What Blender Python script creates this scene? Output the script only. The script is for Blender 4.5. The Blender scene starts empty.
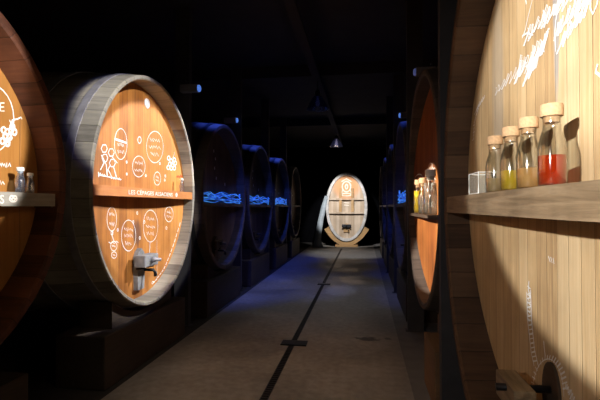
import bpy, bmesh, math, random
from mathutils import Vector, Matrix, Euler
PI = math.pi
R = math.radians
C = bpy.context.scene.collection
SC = bpy.context.scene
rnd = random.Random(7)

# ------------------------------------------------------------------ camera
F = 430.0
CAM = Vector((0, 0, 1.6))
CROT = Euler((R(90.93), 0, R(8.34)), 'XYZ')
cd = bpy.data.cameras.new('camera'); cam = bpy.data.objects.new('camera', cd); C.objects.link(cam)
cam.location = CAM; cam.rotation_euler = CROT
cd.sensor_width = 36; cd.lens = 36 * F / 600; cd.clip_start = 0.02; cd.clip_end = 200
SC.camera = cam
CM = CROT.to_matrix()
def ray(px, py):
    return (CM @ Vector(((px - 300) / F, (200 - py) / F, -1))).normalized()

# ------------------------------------------------------------------ materials
def newmat(name):
    m = bpy.data.materials.new(name); m.use_nodes = True
    nt = m.node_tree; b = nt.nodes['Principled BSDF']
    return m, nt, b
class NG:
    def __init__(s, nt): s.nt = nt
    def n(s, t, **k):
        x = s.nt.nodes.new(t)
        for a, v in k.items(): setattr(x, a, v)
        return x
    def l(s, a, b): s.nt.links.new(a, b)
    def math(s, op, a, b=None, c=None):
        x = s.n('ShaderNodeMath', operation=op)
        for i, v in enumerate((a, b, c)):
            if v is None: continue
            if isinstance(v, (int, float)): x.inputs[i].default_value = v
            else: s.l(v, x.inputs[i])
        return x.outputs[0]
    def ramp(s, fac, stops):
        x = s.n('ShaderNodeValToRGB'); e = x.color_ramp.elements
        while len(e) < len(stops): e.new(0.5)
        for i, (p, c) in enumerate(stops):
            e[i].position = p; e[i].color = (*c, 1)
        s.l(fac, x.inputs[0]); return x.outputs[0]
    def mix(s, bt, fac, a, b):
        x = s.n('ShaderNodeMix', data_type='RGBA', blend_type=bt)
        for i, v in ((0, fac), (6, a), (7, b)):
            if isinstance(v, (int, float)): x.inputs[i].default_value = v
            elif isinstance(v, tuple): x.inputs[i].default_value = (*v, 1)
            else: s.l(v, x.inputs[i])
        return x.outputs[2]

def wood(name, cols, mode='x', width=0.13, grain=1.0, rough=0.6, seam=0.6, cz=1.77, wear=0.35, stain=None, spec=0.3):
    """planks: mode 'x' boards side by side along X with grain along Z; 'a' staves around the Y axis; 'n' no planks, grain along X"""
    m, nt, b = newmat(name); g = NG(nt)
    tc = g.n('ShaderNodeTexCoord'); sp = g.n('ShaderNodeSeparateXYZ'); g.l(tc.outputs['Object'], sp.inputs[0])
    oi = g.n('ShaderNodeObjectInfo')
    x, y, z = sp.outputs
    if mode == 'x': u = g.math('DIVIDE', x, width)
    elif mode == 'a':
        u = g.math('MULTIPLY', g.math('ARCTAN2', g.math('SUBTRACT', z, cz), x), width / (2 * PI))
    else: u = g.math('MULTIPLY', z, 0.001)
    u = g.math('ADD', u, 100.37)
    idx = g.math('FLOOR', u); fr = g.math('FRACT', u)
    wn = g.n('ShaderNodeTexWhiteNoise', noise_dimensions='2D')
    cv = g.n('ShaderNodeCombineXYZ'); g.l(idx, cv.inputs[0]); g.l(g.math('MULTIPLY', oi.outputs['Random'], 31.0), cv.inputs[1])
    g.l(cv.outputs[0], wn.inputs['Vector'])
    # grain
    mp = g.n('ShaderNodeMapping'); mp.inputs['Scale'].default_value = {'x': (38, 38, 1.6), 'a': (26, 1.4, 26), 'n': (2.0, 30, 34)}[mode]
    off = g.n('ShaderNodeVectorMath', operation='ADD'); g.l(mp.outputs[0], off.inputs[0])
    cw = g.n('ShaderNodeCombineXYZ')
    for i in range(3): g.l(g.math('MULTIPLY', wn.outputs['Value'], 37.0 + 11 * i), cw.inputs[i])
    g.l(cw.outputs[0], off.inputs[1]); g.l(tc.outputs['Object'], mp.inputs[0])
    n1 = g.n('ShaderNodeTexNoise'); n1.inputs['Scale'].default_value = 1.0; n1.inputs['Detail'].default_value = 6; n1.inputs['Roughness'].default_value = 0.62
    n1.inputs['Distortion'].default_value = 0.6
    g.l(off.outputs[0], n1.inputs['Vector'])
    n2 = g.n('ShaderNodeTexNoise'); n2.inputs['Scale'].default_value = 2.6; n2.inputs['Detail'].default_value = 4
    g.l(tc.outputs['Object'], n2.inputs['Vector'])
    k = g.math('ADD', g.math('MULTIPLY', n1.outputs['Fac'], 0.75 * grain), g.math('MULTIPLY', wn.outputs['Value'], 0.42))
    k = g.math('SUBTRACT', k, 0.08 + 0.37 * (grain - 1))
    col = g.ramp(k, [(0.12, cols[0]), (0.45, cols[1]), (0.85, cols[2])])
    wv = g.ramp(n2.outputs['Fac'], [(0.3, (1 - wear,) * 3), (0.62, (1, 1, 1))])
    col = g.mix('MULTIPLY', 1.0, col, wv)
    if mode != 'n':
        d = g.math('ABSOLUTE', g.math('SUBTRACT', fr, 0.5))
        sm = g.ramp(d, [(0.470, (0, 0, 0)), (0.497, (seam,) * 3)])
        col = g.mix('MIX', sm, col, tuple(c * 0.22 for c in cols[0]))
    if stain:   # (x, z, rx, rz, colour, strength) old wine stains with their own outline
        for (sx, sz, rx, rz, sc, st) in stain:
            a = g.math('DIVIDE', g.math('SUBTRACT', x, sx), rx); bb = g.math('DIVIDE', g.math('SUBTRACT', z, sz), rz)
            dd = g.math('ADD', g.math('MULTIPLY', a, a), g.math('MULTIPLY', bb, bb))
            dd = g.math('ADD', dd, g.math('MULTIPLY', g.math('SUBTRACT', n1.outputs['Fac'], 0.5), 0.9))
            fm = g.ramp(dd, [(0.35, (st,) * 3), (1.0, (0, 0, 0))])
            col = g.mix('MIX', fm, col, sc)
    g.l(col, b.inputs['Base Color']); b.inputs['Roughness'].default_value = rough
    b.inputs['Specular IOR Level'].default_value = spec
    bp = g.n('ShaderNodeBump'); bp.inputs['Strength'].default_value = 0.35; bp.inputs['Distance'].default_value = 0.01
    hgt = n1.outputs['Fac']
    if mode != 'n':
        hgt = g.math('SUBTRACT', g.math('MULTIPLY', n1.outputs['Fac'], 0.5), g.ramp(d, [(0.46, (0, 0, 0)), (0.5, (1, 1, 1))]))
    g.l(hgt, bp.inputs['Height']); g.l(bp.outputs[0], b.inputs['Normal'])
    return m
def plain(name, col, rough=0.6, metal=0.0, noise=0.25, scale=8, emit=None, es=0, spec=0.4):
    m, nt, b = newmat(name); g = NG(nt)
    tc = g.n('ShaderNodeTexCoord'); n = g.n('ShaderNodeTexNoise'); n.inputs['Scale'].default_value = scale; n.inputs['Detail'].default_value = 5
    g.l(tc.outputs['Object'], n.inputs['Vector'])
    c = g.ramp(n.outputs['Fac'], [(0.3, tuple(v * (1 - noise) for v in col)), (0.7, col)])
    g.l(c, b.inputs['Base Color']); b.inputs['Roughness'].default_value = rough; b.inputs['Metallic'].default_value = metal
    b.inputs['Specular IOR Level'].default_value = spec
    if emit: b.inputs['Emission Color'].default_value = (*emit, 1); b.inputs['Emission Strength'].default_value = es
    return m
def clear(name, tint, gl=0.12, body=0.0, bodycol=(1, 1, 1)):
    m = bpy.data.materials.new(name); m.use_nodes = True; nt = m.node_tree; nt.nodes.clear(); g = NG(nt)
    out = g.n('ShaderNodeOutputMaterial'); tr = g.n('ShaderNodeBsdfTransparent'); tr.inputs[0].default_value = (*tint, 1)
    gs = g.n('ShaderNodeBsdfGlossy'); gs.inputs['Roughness'].default_value = 0.06
    lw = g.n('ShaderNodeLayerWeight'); lw.inputs[0].default_value = 0.35
    fac = g.math('ADD', g.math('MULTIPLY', lw.outputs['Facing'], 0.55), gl)
    mx = g.n('ShaderNodeMixShader'); g.l(fac, mx.inputs[0]); g.l(tr.outputs[0], mx.inputs[1]); g.l(gs.outputs[0], mx.inputs[2])
    last = mx.outputs[0]
    if body:
        df = g.n('ShaderNodeBsdfDiffuse'); df.inputs[0].default_value = (*bodycol, 1)
        tl = g.n('ShaderNodeBsdfTranslucent'); tl.inputs[0].default_value = (*bodycol, 1)
        ad = g.n('ShaderNodeMixShader'); ad.inputs[0].default_value = 0.5; g.l(df.outputs[0], ad.inputs[1]); g.l(tl.outputs[0], ad.inputs[2])
        m2 = g.n('ShaderNodeMixShader'); m2.inputs[0].default_value = body; g.l(last, m2.inputs[1]); g.l(ad.outputs[0], m2.inputs[2]); last = m2.outputs[0]
    g.l(last, out.inputs[0]); return m

DK = (0.02, 0.012, 0.01)
M = {}
M['head_amber'] = wood('amber_oak', [(0.17, 0.06, 0.016), (0.43, 0.165, 0.035), (0.60, 0.28, 0.07)], 'x', 0.155, wear=0.35, seam=0.5,
                       stain=[(0, 1.32, 0.10, 0.17, (0.10, 0.05, 0.035), 0.8)])
M['head_honey'] = wood('honey_oak', [(0.19, 0.075, 0.017), (0.36, 0.155, 0.034), (0.46, 0.22, 0.06)], 'x', 0.17, wear=0.2, seam=0.4)
M['head_pale'] = wood('pale_oak', [(0.36, 0.23, 0.12), (0.58, 0.41, 0.22), (0.74, 0.58, 0.36)], 'x', 0.105, grain=1.15, wear=0.22, seam=0.45,
                      stain=[(0.08, 2.42, 0.035, 0.42, (0.33, 0.33, 0.34), 0.8), (-0.62, 2.3, 0.10, 0.6, (0.42, 0.38, 0.32), 0.5)])
M['head_rust'] = wood('rusty_oak', [(0.13, 0.035, 0.010), (0.28, 0.09, 0.022), (0.36, 0.14, 0.035)], 'x', 0.14, wear=0.3)
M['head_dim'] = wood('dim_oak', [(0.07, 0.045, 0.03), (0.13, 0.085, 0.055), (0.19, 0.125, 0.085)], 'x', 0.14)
M['head_end'] = wood('end_oak', [(0.30, 0.22, 0.15), (0.46, 0.35, 0.25), (0.58, 0.48, 0.38)], 'x', 0.12, wear=0.2,
                     stain=[(0, 2.45, 0.62, 0.62, (0.60, 0.27, 0.10), 0.85)])
M['staves_grey'] = wood('weathered_staves', [(0.16, 0.15, 0.13), (0.32, 0.305, 0.26), (0.48, 0.45, 0.36)], 'a', 44, rough=0.75, wear=0.3)
M['staves_brown'] = wood('brown_staves', [(0.09, 0.035, 0.018), (0.20, 0.085, 0.04), (0.32, 0.15, 0.07)], 'a', 44, rough=0.65)
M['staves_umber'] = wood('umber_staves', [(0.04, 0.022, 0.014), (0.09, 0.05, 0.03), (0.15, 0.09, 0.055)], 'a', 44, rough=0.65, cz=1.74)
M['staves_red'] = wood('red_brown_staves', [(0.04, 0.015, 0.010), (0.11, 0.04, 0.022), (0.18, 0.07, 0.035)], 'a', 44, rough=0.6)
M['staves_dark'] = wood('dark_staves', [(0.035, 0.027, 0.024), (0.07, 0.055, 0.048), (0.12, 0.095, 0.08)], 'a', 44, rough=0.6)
M['staves_end'] = wood('silver_staves', [(0.34, 0.32, 0.31), (0.52, 0.50, 0.48), (0.64, 0.62, 0.60)], 'a', 48, rough=0.7)
M['board_brown'] = wood('varnished_board', [(0.22, 0.07, 0.02), (0.42, 0.15, 0.04), (0.52, 0.22, 0.07)], 'n')
M['board_grey'] = wood('grey_board', [(0.22, 0.20, 0.17), (0.38, 0.36, 0.32), (0.50, 0.48, 0.44)], 'n')
M['board_oak'] = wood('rough_oak_board', [(0.12, 0.08, 0.045), (0.32, 0.23, 0.14), (0.54, 0.42, 0.28)], 'n', grain=1.35, wear=0.45)
M['board_dark'] = wood('dark_board', [(0.03, 0.018, 0.012), (0.07, 0.045, 0.03), (0.10, 0.07, 0.05)], 'n')
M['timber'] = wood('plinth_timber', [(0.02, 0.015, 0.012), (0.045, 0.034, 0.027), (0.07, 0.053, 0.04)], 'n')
M['staves_block'] = wood('brown_block_timber', [(0.08, 0.045, 0.02), (0.16, 0.09, 0.045), (0.22, 0.13, 0.07)], 'n')
M['cradle_end'] = wood('gold_timber', [(0.30, 0.17, 0.07), (0.50, 0.30, 0.13), (0.60, 0.40, 0.2)], 'n')
M['iron'] = plain('black_iron', (0.035, 0.035, 0.04), 0.45, 0.6)
M['zinc'] = plain('dull_zinc', (0.36, 0.36, 0.40), 0.5, 0.3, 0.3, 14)
M['hatch_grey'] = plain('grey_painted_wood', (0.27, 0.28, 0.29), 0.7, 0, 0.5, 12)
M['chalk'] = plain('white_chalk', (0.88, 0.88, 0.88), 0.95, 0, 0.15, 60, spec=0.1)
M['chalk_thin'] = plain('worn_chalk', (0.80, 0.72, 0.62), 0.95, 0, 0.2, 60, spec=0.1)
M['red_chalk'] = plain('red_chalk', (0.75, 0.10, 0.03), 0.9, 0, 0.2, 50)
M['letter'] = plain('cream_paint', (0.85, 0.76, 0.70), 0.7, 0, 0.1, 30)
M['cork'] = plain('cork', (0.56, 0.36, 0.20), 0.85, 0, 0.3, 90)
M['white_cap'] = plain('white_cap', (0.82, 0.80, 0.76), 0.5, 0, 0.05)
M['glass'] = clear('clear_glass', (0.95, 0.96, 0.95), 0.07)
M['glass_blue'] = clear('bluish_glass', (0.86, 0.90, 0.96), 0.14, 0.05, (0.5, 0.65, 0.9))
M['red'] = clear('red_liquid', (0.85, 0.10, 0.02), 0.02, 0.5, (0.85, 0.085, 0.01))
M['yellow'] = clear('yellow_liquid', (0.80, 0.66, 0.10), 0.02, 0.5, (0.92, 0.72, 0.07))
M['amber'] = clear('amber_liquid', (0.88, 0.66, 0.34), 0.02, 0.45, (0.98, 0.66, 0.28))
M['straw'] = clear('straw_liquid', (0.80, 0.68, 0.45), 0.02, 0.35, (0.80, 0.64, 0.40))
M['acrylic'] = clear('clear_acrylic', (0.92, 0.93, 0.92), 0.08, 0.12, (0.9, 0.9, 0.85))
M['acrylic_edge'] = plain('frosted_edge', (0.85, 0.86, 0.84), 0.4, 0, 0.05)
M['post'] = plain('dark_steel_post', (0.055, 0.055, 0.062), 0.6, 0.2)
M['housing'] = plain('grey_housing', (0.22, 0.22, 0.25), 0.5, 0.2)
M['lens_blue'] = plain('blue_lens', (0.1, 0.2, 0.9), 0.3, 0, 0, emit=(0.12, 0.3, 1.0), es=.6)
M['lens_dim'] = plain('dim_lens', (0.2, 0.25, 0.6), 0.3, 0, 0, emit=(0.25, 0.3, 0.8), es=0.15)
def projected_glow_mat():  # emissive blue imitating a projected wave pattern
    m, nt, b = newmat('projected_blue_light'); g = NG(nt); b.inputs['Base Color'].default_value = (.1, .3, .8, 1)
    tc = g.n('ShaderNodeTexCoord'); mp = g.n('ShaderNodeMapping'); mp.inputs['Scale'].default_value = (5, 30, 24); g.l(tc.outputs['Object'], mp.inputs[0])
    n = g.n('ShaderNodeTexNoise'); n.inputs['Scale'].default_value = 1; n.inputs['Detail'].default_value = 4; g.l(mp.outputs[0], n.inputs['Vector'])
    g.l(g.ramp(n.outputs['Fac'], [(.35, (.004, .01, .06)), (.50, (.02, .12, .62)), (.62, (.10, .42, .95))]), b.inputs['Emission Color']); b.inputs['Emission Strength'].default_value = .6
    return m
M['projected_glow'] = projected_glow_mat()
M['lamp_glass'] = clear('lamp_glass', (0.45, 0.5, 0.75), 0.08, 0.15, (0.12, 0.14, 0.25))
M['bulb_dim'] = plain('dim_bulb', (0.5, 0.55, 0.7), 0.4, 0, 0, emit=(0.3, 0.4, 0.8), es=0.03)
M['bulb_warm'] = plain('warm_bulb', (0.7, 0.6, 0.5), 0.4, 0, 0, emit=(1.0, 0.72, 0.5), es=1.0)
M['dark_metal'] = plain('dark_lamp_metal', (0.04, 0.04, 0.05), 0.4, 0.6)
M['ceiling'] = plain('dark_ceiling', (0.03, 0.03, 0.035), 0.9, 0, 0.3, 3)
M['wall'] = plain('dark_wall', (0.004, 0.004, 0.005), 1.0, 0, 0.3, 2, spec=0)
M['floor_left'] = plain('dark_ground', (0.035, 0.03, 0.027), 0.95, 0, 0.5, 5)  # plain darker colour for the ground left of the aisle
M['kerb'] = plain('kerb_concrete', (0.17, 0.16, 0.155), 0.85, 0, 0.3, 4)
M['grate'] = plain('drain_iron', (0.03, 0.03, 0.033), 0.5, 0.5)
M['pale_stave'] = wood('pale_plank', [(0.26, 0.30, 0.33), (0.36, 0.41, 0.45), (0.45, 0.5, 0.54)], 'n')

def floor_mat():
    m, nt, b = newmat('worn_concrete'); g = NG(nt)
    tc = g.n('ShaderNodeTexCoord')
    a = g.n('ShaderNodeTexNoise'); a.inputs['Scale'].default_value = 0.9; a.inputs['Detail'].default_value = 8; a.inputs['Roughness'].default_value = 0.6
    c = g.n('ShaderNodeTexNoise'); c.inputs['Scale'].default_value = 14; c.inputs['Detail'].default_value = 6
    g.l(tc.outputs['Object'], a.inputs['Vector']); g.l(tc.outputs['Object'], c.inputs['Vector'])
    k = g.math('ADD', g.math('MULTIPLY', a.outputs['Fac'], 0.7), g.math('MULTIPLY', c.outputs['Fac'], 0.3))
    col = g.ramp(k, [(0.36, (0.13, 0.118, 0.105)), (0.5, (0.21, 0.192, 0.17)), (0.64, (0.30, 0.28, 0.255))])
    sp = g.n('ShaderNodeSeparateXYZ'); g.l(tc.outputs['Object'], sp.inputs[0]); x, y, z = sp.outputs
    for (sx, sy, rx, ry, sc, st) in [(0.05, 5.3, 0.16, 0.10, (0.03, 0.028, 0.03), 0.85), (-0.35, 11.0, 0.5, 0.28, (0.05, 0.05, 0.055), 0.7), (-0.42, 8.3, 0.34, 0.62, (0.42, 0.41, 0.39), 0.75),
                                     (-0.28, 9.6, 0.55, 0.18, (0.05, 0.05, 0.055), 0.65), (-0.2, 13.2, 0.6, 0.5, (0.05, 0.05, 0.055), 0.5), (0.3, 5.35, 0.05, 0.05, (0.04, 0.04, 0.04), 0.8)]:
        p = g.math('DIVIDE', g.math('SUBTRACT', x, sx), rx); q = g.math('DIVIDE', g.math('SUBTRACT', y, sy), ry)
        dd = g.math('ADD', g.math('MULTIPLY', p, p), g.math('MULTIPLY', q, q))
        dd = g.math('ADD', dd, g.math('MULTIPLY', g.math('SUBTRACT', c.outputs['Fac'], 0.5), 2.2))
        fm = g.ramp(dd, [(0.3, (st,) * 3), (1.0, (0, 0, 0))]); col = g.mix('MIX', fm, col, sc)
    g.l(col, b.inputs['Base Color'])
    rr = g.ramp(a.outputs['Fac'], [(0.35, (0.42,) * 3), (0.6, (0.7,) * 3)]); g.l(rr, b.inputs['Roughness'])
    bp = g.n('ShaderNodeBump'); bp.inputs['Strength'].default_value = 0.25; bp.inputs['Distance'].default_value = 0.01
    g.l(c.outputs['Fac'], bp.inputs['Height']); g.l(bp.outputs[0], b.inputs['Normal'])
    return m
M['floor'] = floor_mat()

# ------------------------------------------------------------------ mesh helpers
def obj(name, bm, m, parent=None, smooth=False, label=None):
    me = bpy.data.meshes.new(name)
    bmesh.ops.recalc_face_normals(bm, faces=bm.faces[:])
    bm.to_mesh(me); bm.free()
    for p in me.polygons: p.use_smooth = smooth
    me.materials.append(M[m] if isinstance(m, str) else m)
    o = bpy.data.objects.new(name, me); C.objects.link(o)
    if parent: o.parent = parent
    if label: o['label'] = label
    return o
def thing(name, label, cat, loc=(0, 0, 0), rz=0, group=None):
    o = bpy.data.objects.new(name, None); C.objects.link(o); o.location = loc; o.rotation_euler = (0, 0, rz)
    o.empty_display_size = 0.2; o['label'] = label; o['category'] = cat
    if group: o['group'] = group
    return o
def tag(o, label, cat, group=None, kind=None):
    o['label'] = label; o['category'] = cat
    if group: o['group'] = group
    if kind: o['kind'] = kind
    return o
def struct(name, bm, m, label, cat='structure'):
    o = obj(name, bm, m); o['kind'] = 'structure'; o['label'] = label; o['category'] = cat; return o
def dup(root, loc, label, rz=None):
    r = root.copy(); C.objects.link(r); r.location = loc; r['label'] = label
    if rz is not None: r.rotation_euler = (0, 0, rz)
    for ch in root.children:
        c = ch.copy(); C.objects.link(c); c.parent = r
        for gch in ch.children:
            d = gch.copy(); C.objects.link(d); d.parent = c
    return r
def box(bm, x0, x1, y0, y1, z0, z1, bev=0, rot=None):
    vs = bmesh.ops.create_cube(bm, size=1)['verts']
    for v in vs: v.co = Vector((x0 + (v.co.x + .5) * (x1 - x0), y0 + (v.co.y + .5) * (y1 - y0), z0 + (v.co.z + .5) * (z1 - z0)))
    if bev:
        es = list({e for v in vs for e in v.link_edges}); r = bmesh.ops.bevel(bm, geom=es, offset=bev, segments=2, affect='EDGES', profile=0.6)
    return vs
def bx(*a, **k):
    bm = bmesh.new(); box(bm, *a, **k); return bm
def lathe(bm, prof, seg=32, cx=0, cy=0, cap=True):
    rings = []
    for r, z in prof: rings.append([bm.verts.new((cx + r * math.cos(2 * PI * i / seg), cy + r * math.sin(2 * PI * i / seg), z)) for i in range(seg)])
    for a, b in zip(rings, rings[1:]):
        for i in range(seg):
            j = (i + 1) % seg; bm.faces.new((a[i], a[j], b[j], b[i]))
    if cap: bm.faces.new(rings[0][::-1]); bm.faces.new(rings[-1])
    return rings
def tube(bm, pts, r, seg=8):
    pts = [Vector(p) for p in pts]; rings = []
    for i, p in enumerate(pts):
        t = (pts[min(i + 1, len(pts) - 1)] - pts[max(i - 1, 0)]).normalized()
        up = Vector((0, 0, 1)) if abs(t.z) < .9 else Vector((1, 0, 0))
        a = t.cross(up).normalized(); b = t.cross(a).normalized()
        rings.append([bm.verts.new(p + (a * math.cos(2 * PI * k / seg) + b * math.sin(2 * PI * k / seg)) * r) for k in range(seg)])
    for A, B in zip(rings, rings[1:]):
        for k in range(seg): bm.faces.new((A[k], A[(k + 1) % seg], B[(k + 1) % seg], B[k]))
    bm.faces.new(rings[0]); bm.faces.new(rings[-1][::-1])
def yring(bm, prof, rx, rz, cz, seg=132, closed=False, cap=True):
    """prof: (delta radius, y). Oval lathe about the Y axis."""
    rings = []
    for d, y in prof:
        rings.append([bm.verts.new(((rx + d) * math.cos(2 * PI * i / seg), y, cz + (rz + d) * math.sin(2 * PI * i / seg))) for i in range(seg)])
    L = list(zip(rings, rings[1:]))
    if closed: L.append((rings[-1], rings[0]))
    for a, b in L:
        for i in range(seg):
            j = (i + 1) % seg; bm.faces.new((a[i], a[j], b[j], b[i]))
    if cap and not closed: bm.faces.new(rings[-1])
    return rings

# ------------------------------------------------------------------ barrels
CZ = 1.77
class Cask:
    def __init__(s, name, label, loc, rz, group, head, staves, rx=1.12, rz_=1.17, cz=CZ, rim=0.07, rec=0.14, dish=0.09, length=2.6, bulge=0.08, hoop='iron', nhoop=6, hoops=None):
        s.loc = Vector(loc); s.rot = rz; s.rx = rx; s.rz = rz_; s.cz = cz; s.rim = rim; s.rec = rec; s.dish = dish; s.len = length
        s.t = thing(name, label, 'barrel', loc, rz, group)
        s.mw = Matrix.Translation(s.loc) @ Matrix.Rotation(rz, 4, 'Z')
        s.mi = s.mw.inverted()
        # staves: outer skin with a gentle belly, front rim, inner recess wall, back
        bm = bmesh.new()
        prof = [(-rim - .012, rec + dish + 0.05), (-rim, 0.012), (-rim + .012, 0.0), (-0.012, 0.0), (0, 0.012)]
        n = 14
        for i in range(1, n + 1):
            y = 0.012 + (length - 0.012) * i / n; prof.append((bulge * math.sin(PI * y / length), y))
        prof += [(-rim, length), (-rim - .01, length - .12)]
        yring(bm, prof, rx, rz_, cz)
        o = obj('staves', bm, staves, s.t, True)
        mod = o.modifiers.new('edge', 'EDGE_SPLIT'); mod.split_angle = R(35)
        # head boards, dished
        bm = bmesh.new(); hx, hz = rx - rim - .006, rz_ - rim - .006
        NR, NS = 10, 72
        cv = bm.verts.new((0, s.hy(0), cz)); prev = None
        for k in range(1, NR + 1):
            rg = []
            for i in range(NS):
                a = 2 * PI * i / NS; u = hx * k / NR * math.cos(a); rg.append(bm.verts.new((u, s.hy(u), cz + hz * k / NR * math.sin(a))))
            for i in range(NS):
                j = (i + 1) % NS
                if prev: bm.faces.new((prev[i], prev[j], rg[j], rg[i]))
                else: bm.faces.new((cv, rg[j], rg[i]))
            prev = rg
        back = [bm.verts.new(v.co + Vector((0, 0.05, 0))) for v in prev]
        for i in range(NS): j = (i + 1) % NS; bm.faces.new((prev[i], prev[j], back[j], back[i]))
        bm.faces.new(back)
        s.head = obj('head', bm, head, s.t, True); md = s.head.modifiers.new('edge', 'EDGE_SPLIT'); md.split_angle = R(40)
        # hoops
        for y in (hoops or [0.17, 0.42, 0.85, 1.75, 2.2, 2.45][:nhoop]):
            d = bulge * math.sin(PI * y / length); w = 0.035
            d0 = bulge * math.sin(PI * (y - w) / length); d1 = bulge * math.sin(PI * (y + w) / length)
            bm = bmesh.new(); yring(bm, [(d0 - .004, y - w), (d0 + .008, y - w), (d1 + .008, y + w), (d1 - .004, y + w)], rx, rz_, cz, closed=True)
            obj('hoop', bm, hoop, s.t, True).modifiers.new('edge', 'EDGE_SPLIT').split_angle = R(35)
    def hy(s, u): return s.rec + s.dish * (1 - (u / s.rx) ** 2)
    def half(s, z, ins=0.0): return (s.rx - s.rim - ins) * math.sqrt(max(0, 1 - ((z - s.cz) / (s.rz - s.rim)) ** 2))
    def pick(s, px, py):
        o = s.mi @ CAM; d = s.mi.to_3x3() @ ray(px, py); y = s.rec
        for _ in range(6):
            t = (y - o.y) / d.y; p = o + d * t; y = s.hy(max(-s.rx, min(s.rx, p.x)))
        return (p.x, p.z)
    def shelf(s, z0, z1, mat, front=0.02, u0=None, u1=None, name='shelf', label=None, lip=0.0):
        bm = bmesh.new(); hw = s.half((z0 + z1) / 2, 0.002)
        a = -hw if u0 is None else u0; b = hw if u1 is None else u1; n = 16
        us = [a + (b - a) * i / n for i in range(n + 1)]
        fr = [Vector((u, front + 0.003 * math.sin(u * 9), 0)) for u in us]; bk = [Vector((u, s.hy(u) + 0.01, 0)) for u in us]
        V = lambda p, z: bm.verts.new((p.x, p.y, z))
        ft = [V(p, z1) for p in fr]; fb = [V(p, z0) for p in fr]; bt = [V(p, z1) for p in bk]; bb = [V(p, z0) for p in bk]
        for i in range(n):
            bm.faces.new((fb[i], fb[i + 1], ft[i + 1], ft[i])); bm.faces.new((ft[i], ft[i + 1], bt[i + 1], bt[i]))
            bm.faces.new((bt[i], bt[i + 1], bb[i + 1], bb[i])); bm.faces.new((bb[i], bb[i + 1], fb[i + 1], fb[i]))
        bm.faces.new((fb[0], ft[0], bt[0], bb[0])); bm.faces.new((fb[n], bb[n], bt[n], ft[n]))
        bmesh.ops.bevel(bm, geom=[e for e in bm.edges if e.is_boundary is False and e.calc_face_angle(0) > 1.2], offset=0.004, segments=1, affect='EDGES')
        o = obj(name, bm, mat, s.t, label=label); o.data.materials[0] = M[mat]; return o
    def strokes(s, lines, mat='chalk', name='chalk_drawing', label=None, parent=None, y=None, w=None):
        """lines: list of (points in (u, v), width)"""
        bm = bmesh.new()
        for k, (pts, wd) in enumerate(lines):
            n = len(pts)
            if n < 2: continue
            if y is None:   # keep every stroke on the boards
                q = []
                for a, b in pts:
                    rr = math.hypot(a / (s.rx - s.rim - .006), (b - s.cz) / (s.rz - s.rim - .006)); kk = min(1, .965 / max(rr, 1e-6)); q.append((a * kk, s.cz + (b - s.cz) * kk))
                pts = q
            L = []
            for i, p in enumerate(pts):
                a = pts[max(i - 1, 0)]; b = pts[min(i + 1, n - 1)]
                d = Vector((b[0] - a[0], b[1] - a[1]));
                if d.length < 1e-6: d = Vector((1, 0))
                d.normalize(); nn = Vector((-d.y, d.x)) * wd / 2 * (0.75 + 0.5 * rnd.random())
                yy = (s.hy(p[0]) if y is None else y) - 0.0028 - 0.0004 * (k % 5)
                L.append((bm.verts.new((p[0] + nn.x, yy, p[1] + nn.y)), bm.verts.new((p[0] - nn.x, yy, p[1] - nn.y))))
            for A, B in zip(L, L[1:]):
                bm.faces.new((A[0], A[1], B[1], B[0]))
        return obj(name, bm, mat, parent or s.t, label=label)
    def px(s, pts): return [s.pick(*p) for p in pts]
    def hatch(s, zc, mats=('hatch_grey', 'hatch_grey'), w=0.15, h=0.5, bar=0.36, proud=0.17):
        # small tapered door board, clamping crossbar with its screw and a spout
        y = s.hy(0)
        bm = bmesh.new()
        pr = [(-w * .45, zc - h * .6), (w * .45, zc - h * .6), (w * .55, zc + h * .10), (w * .35, zc + h * .20), (0, zc + h * .28), (-w * .35, zc + h * .20), (-w * .55, zc + h * .10)]
        f = [bm.verts.new((a, y - .05, b)) for a, b in pr]; g_ = [bm.verts.new((a, y + .012, b)) for a, b in pr]
        bm.faces.new(f); bm.faces.new(g_[::-1])
        for i in range(len(pr)): j = (i + 1) % len(pr); bm.faces.new((f[i], g_[i], g_[j], f[j]))
        d = obj('hatch_door', bm, mats[0], s.t)
        b = bx(-bar / 2, bar / 2, y - proud - .06, y - .05, zc - .05, zc + .075, bev=0.012)
        # undercut belly of the crossbar
        c = obj('crossbar', b, mats[1], d)
        bm = bmesh.new(); rings = lathe(bm, [(0.0, 0), (.028, .002), (.028, .05), (.018, .055), (.018, .11), (0.0, .112)], 12, cap=False)
        for v in bm.verts: v.co = Vector((v.co.x, -v.co.z + y - proud - .05, v.co.y + zc + .02))
        obj('screw', bm, 'zinc' if mats[0] == 'hatch_grey' else 'dark_metal', d, True)
        bm = bmesh.new(); tube(bm, [(0.07, y - .05, zc - .10), (0.07, y - .15, zc - .10), (0.075, y - .17, zc - .13), (0.075, y - .175, zc - .17)], .018, 10)
        obj('spout', bm, 'iron', d, True)
        for sx in (-.32, .32):
            bm = bmesh.new(); tube(bm, [(bar * sx, y - .05, zc - .07), (bar * sx, y - .05 - proud * .8, zc - .055)], .014, 8)
            obj('clamp', bm, 'iron', d, True)

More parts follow.
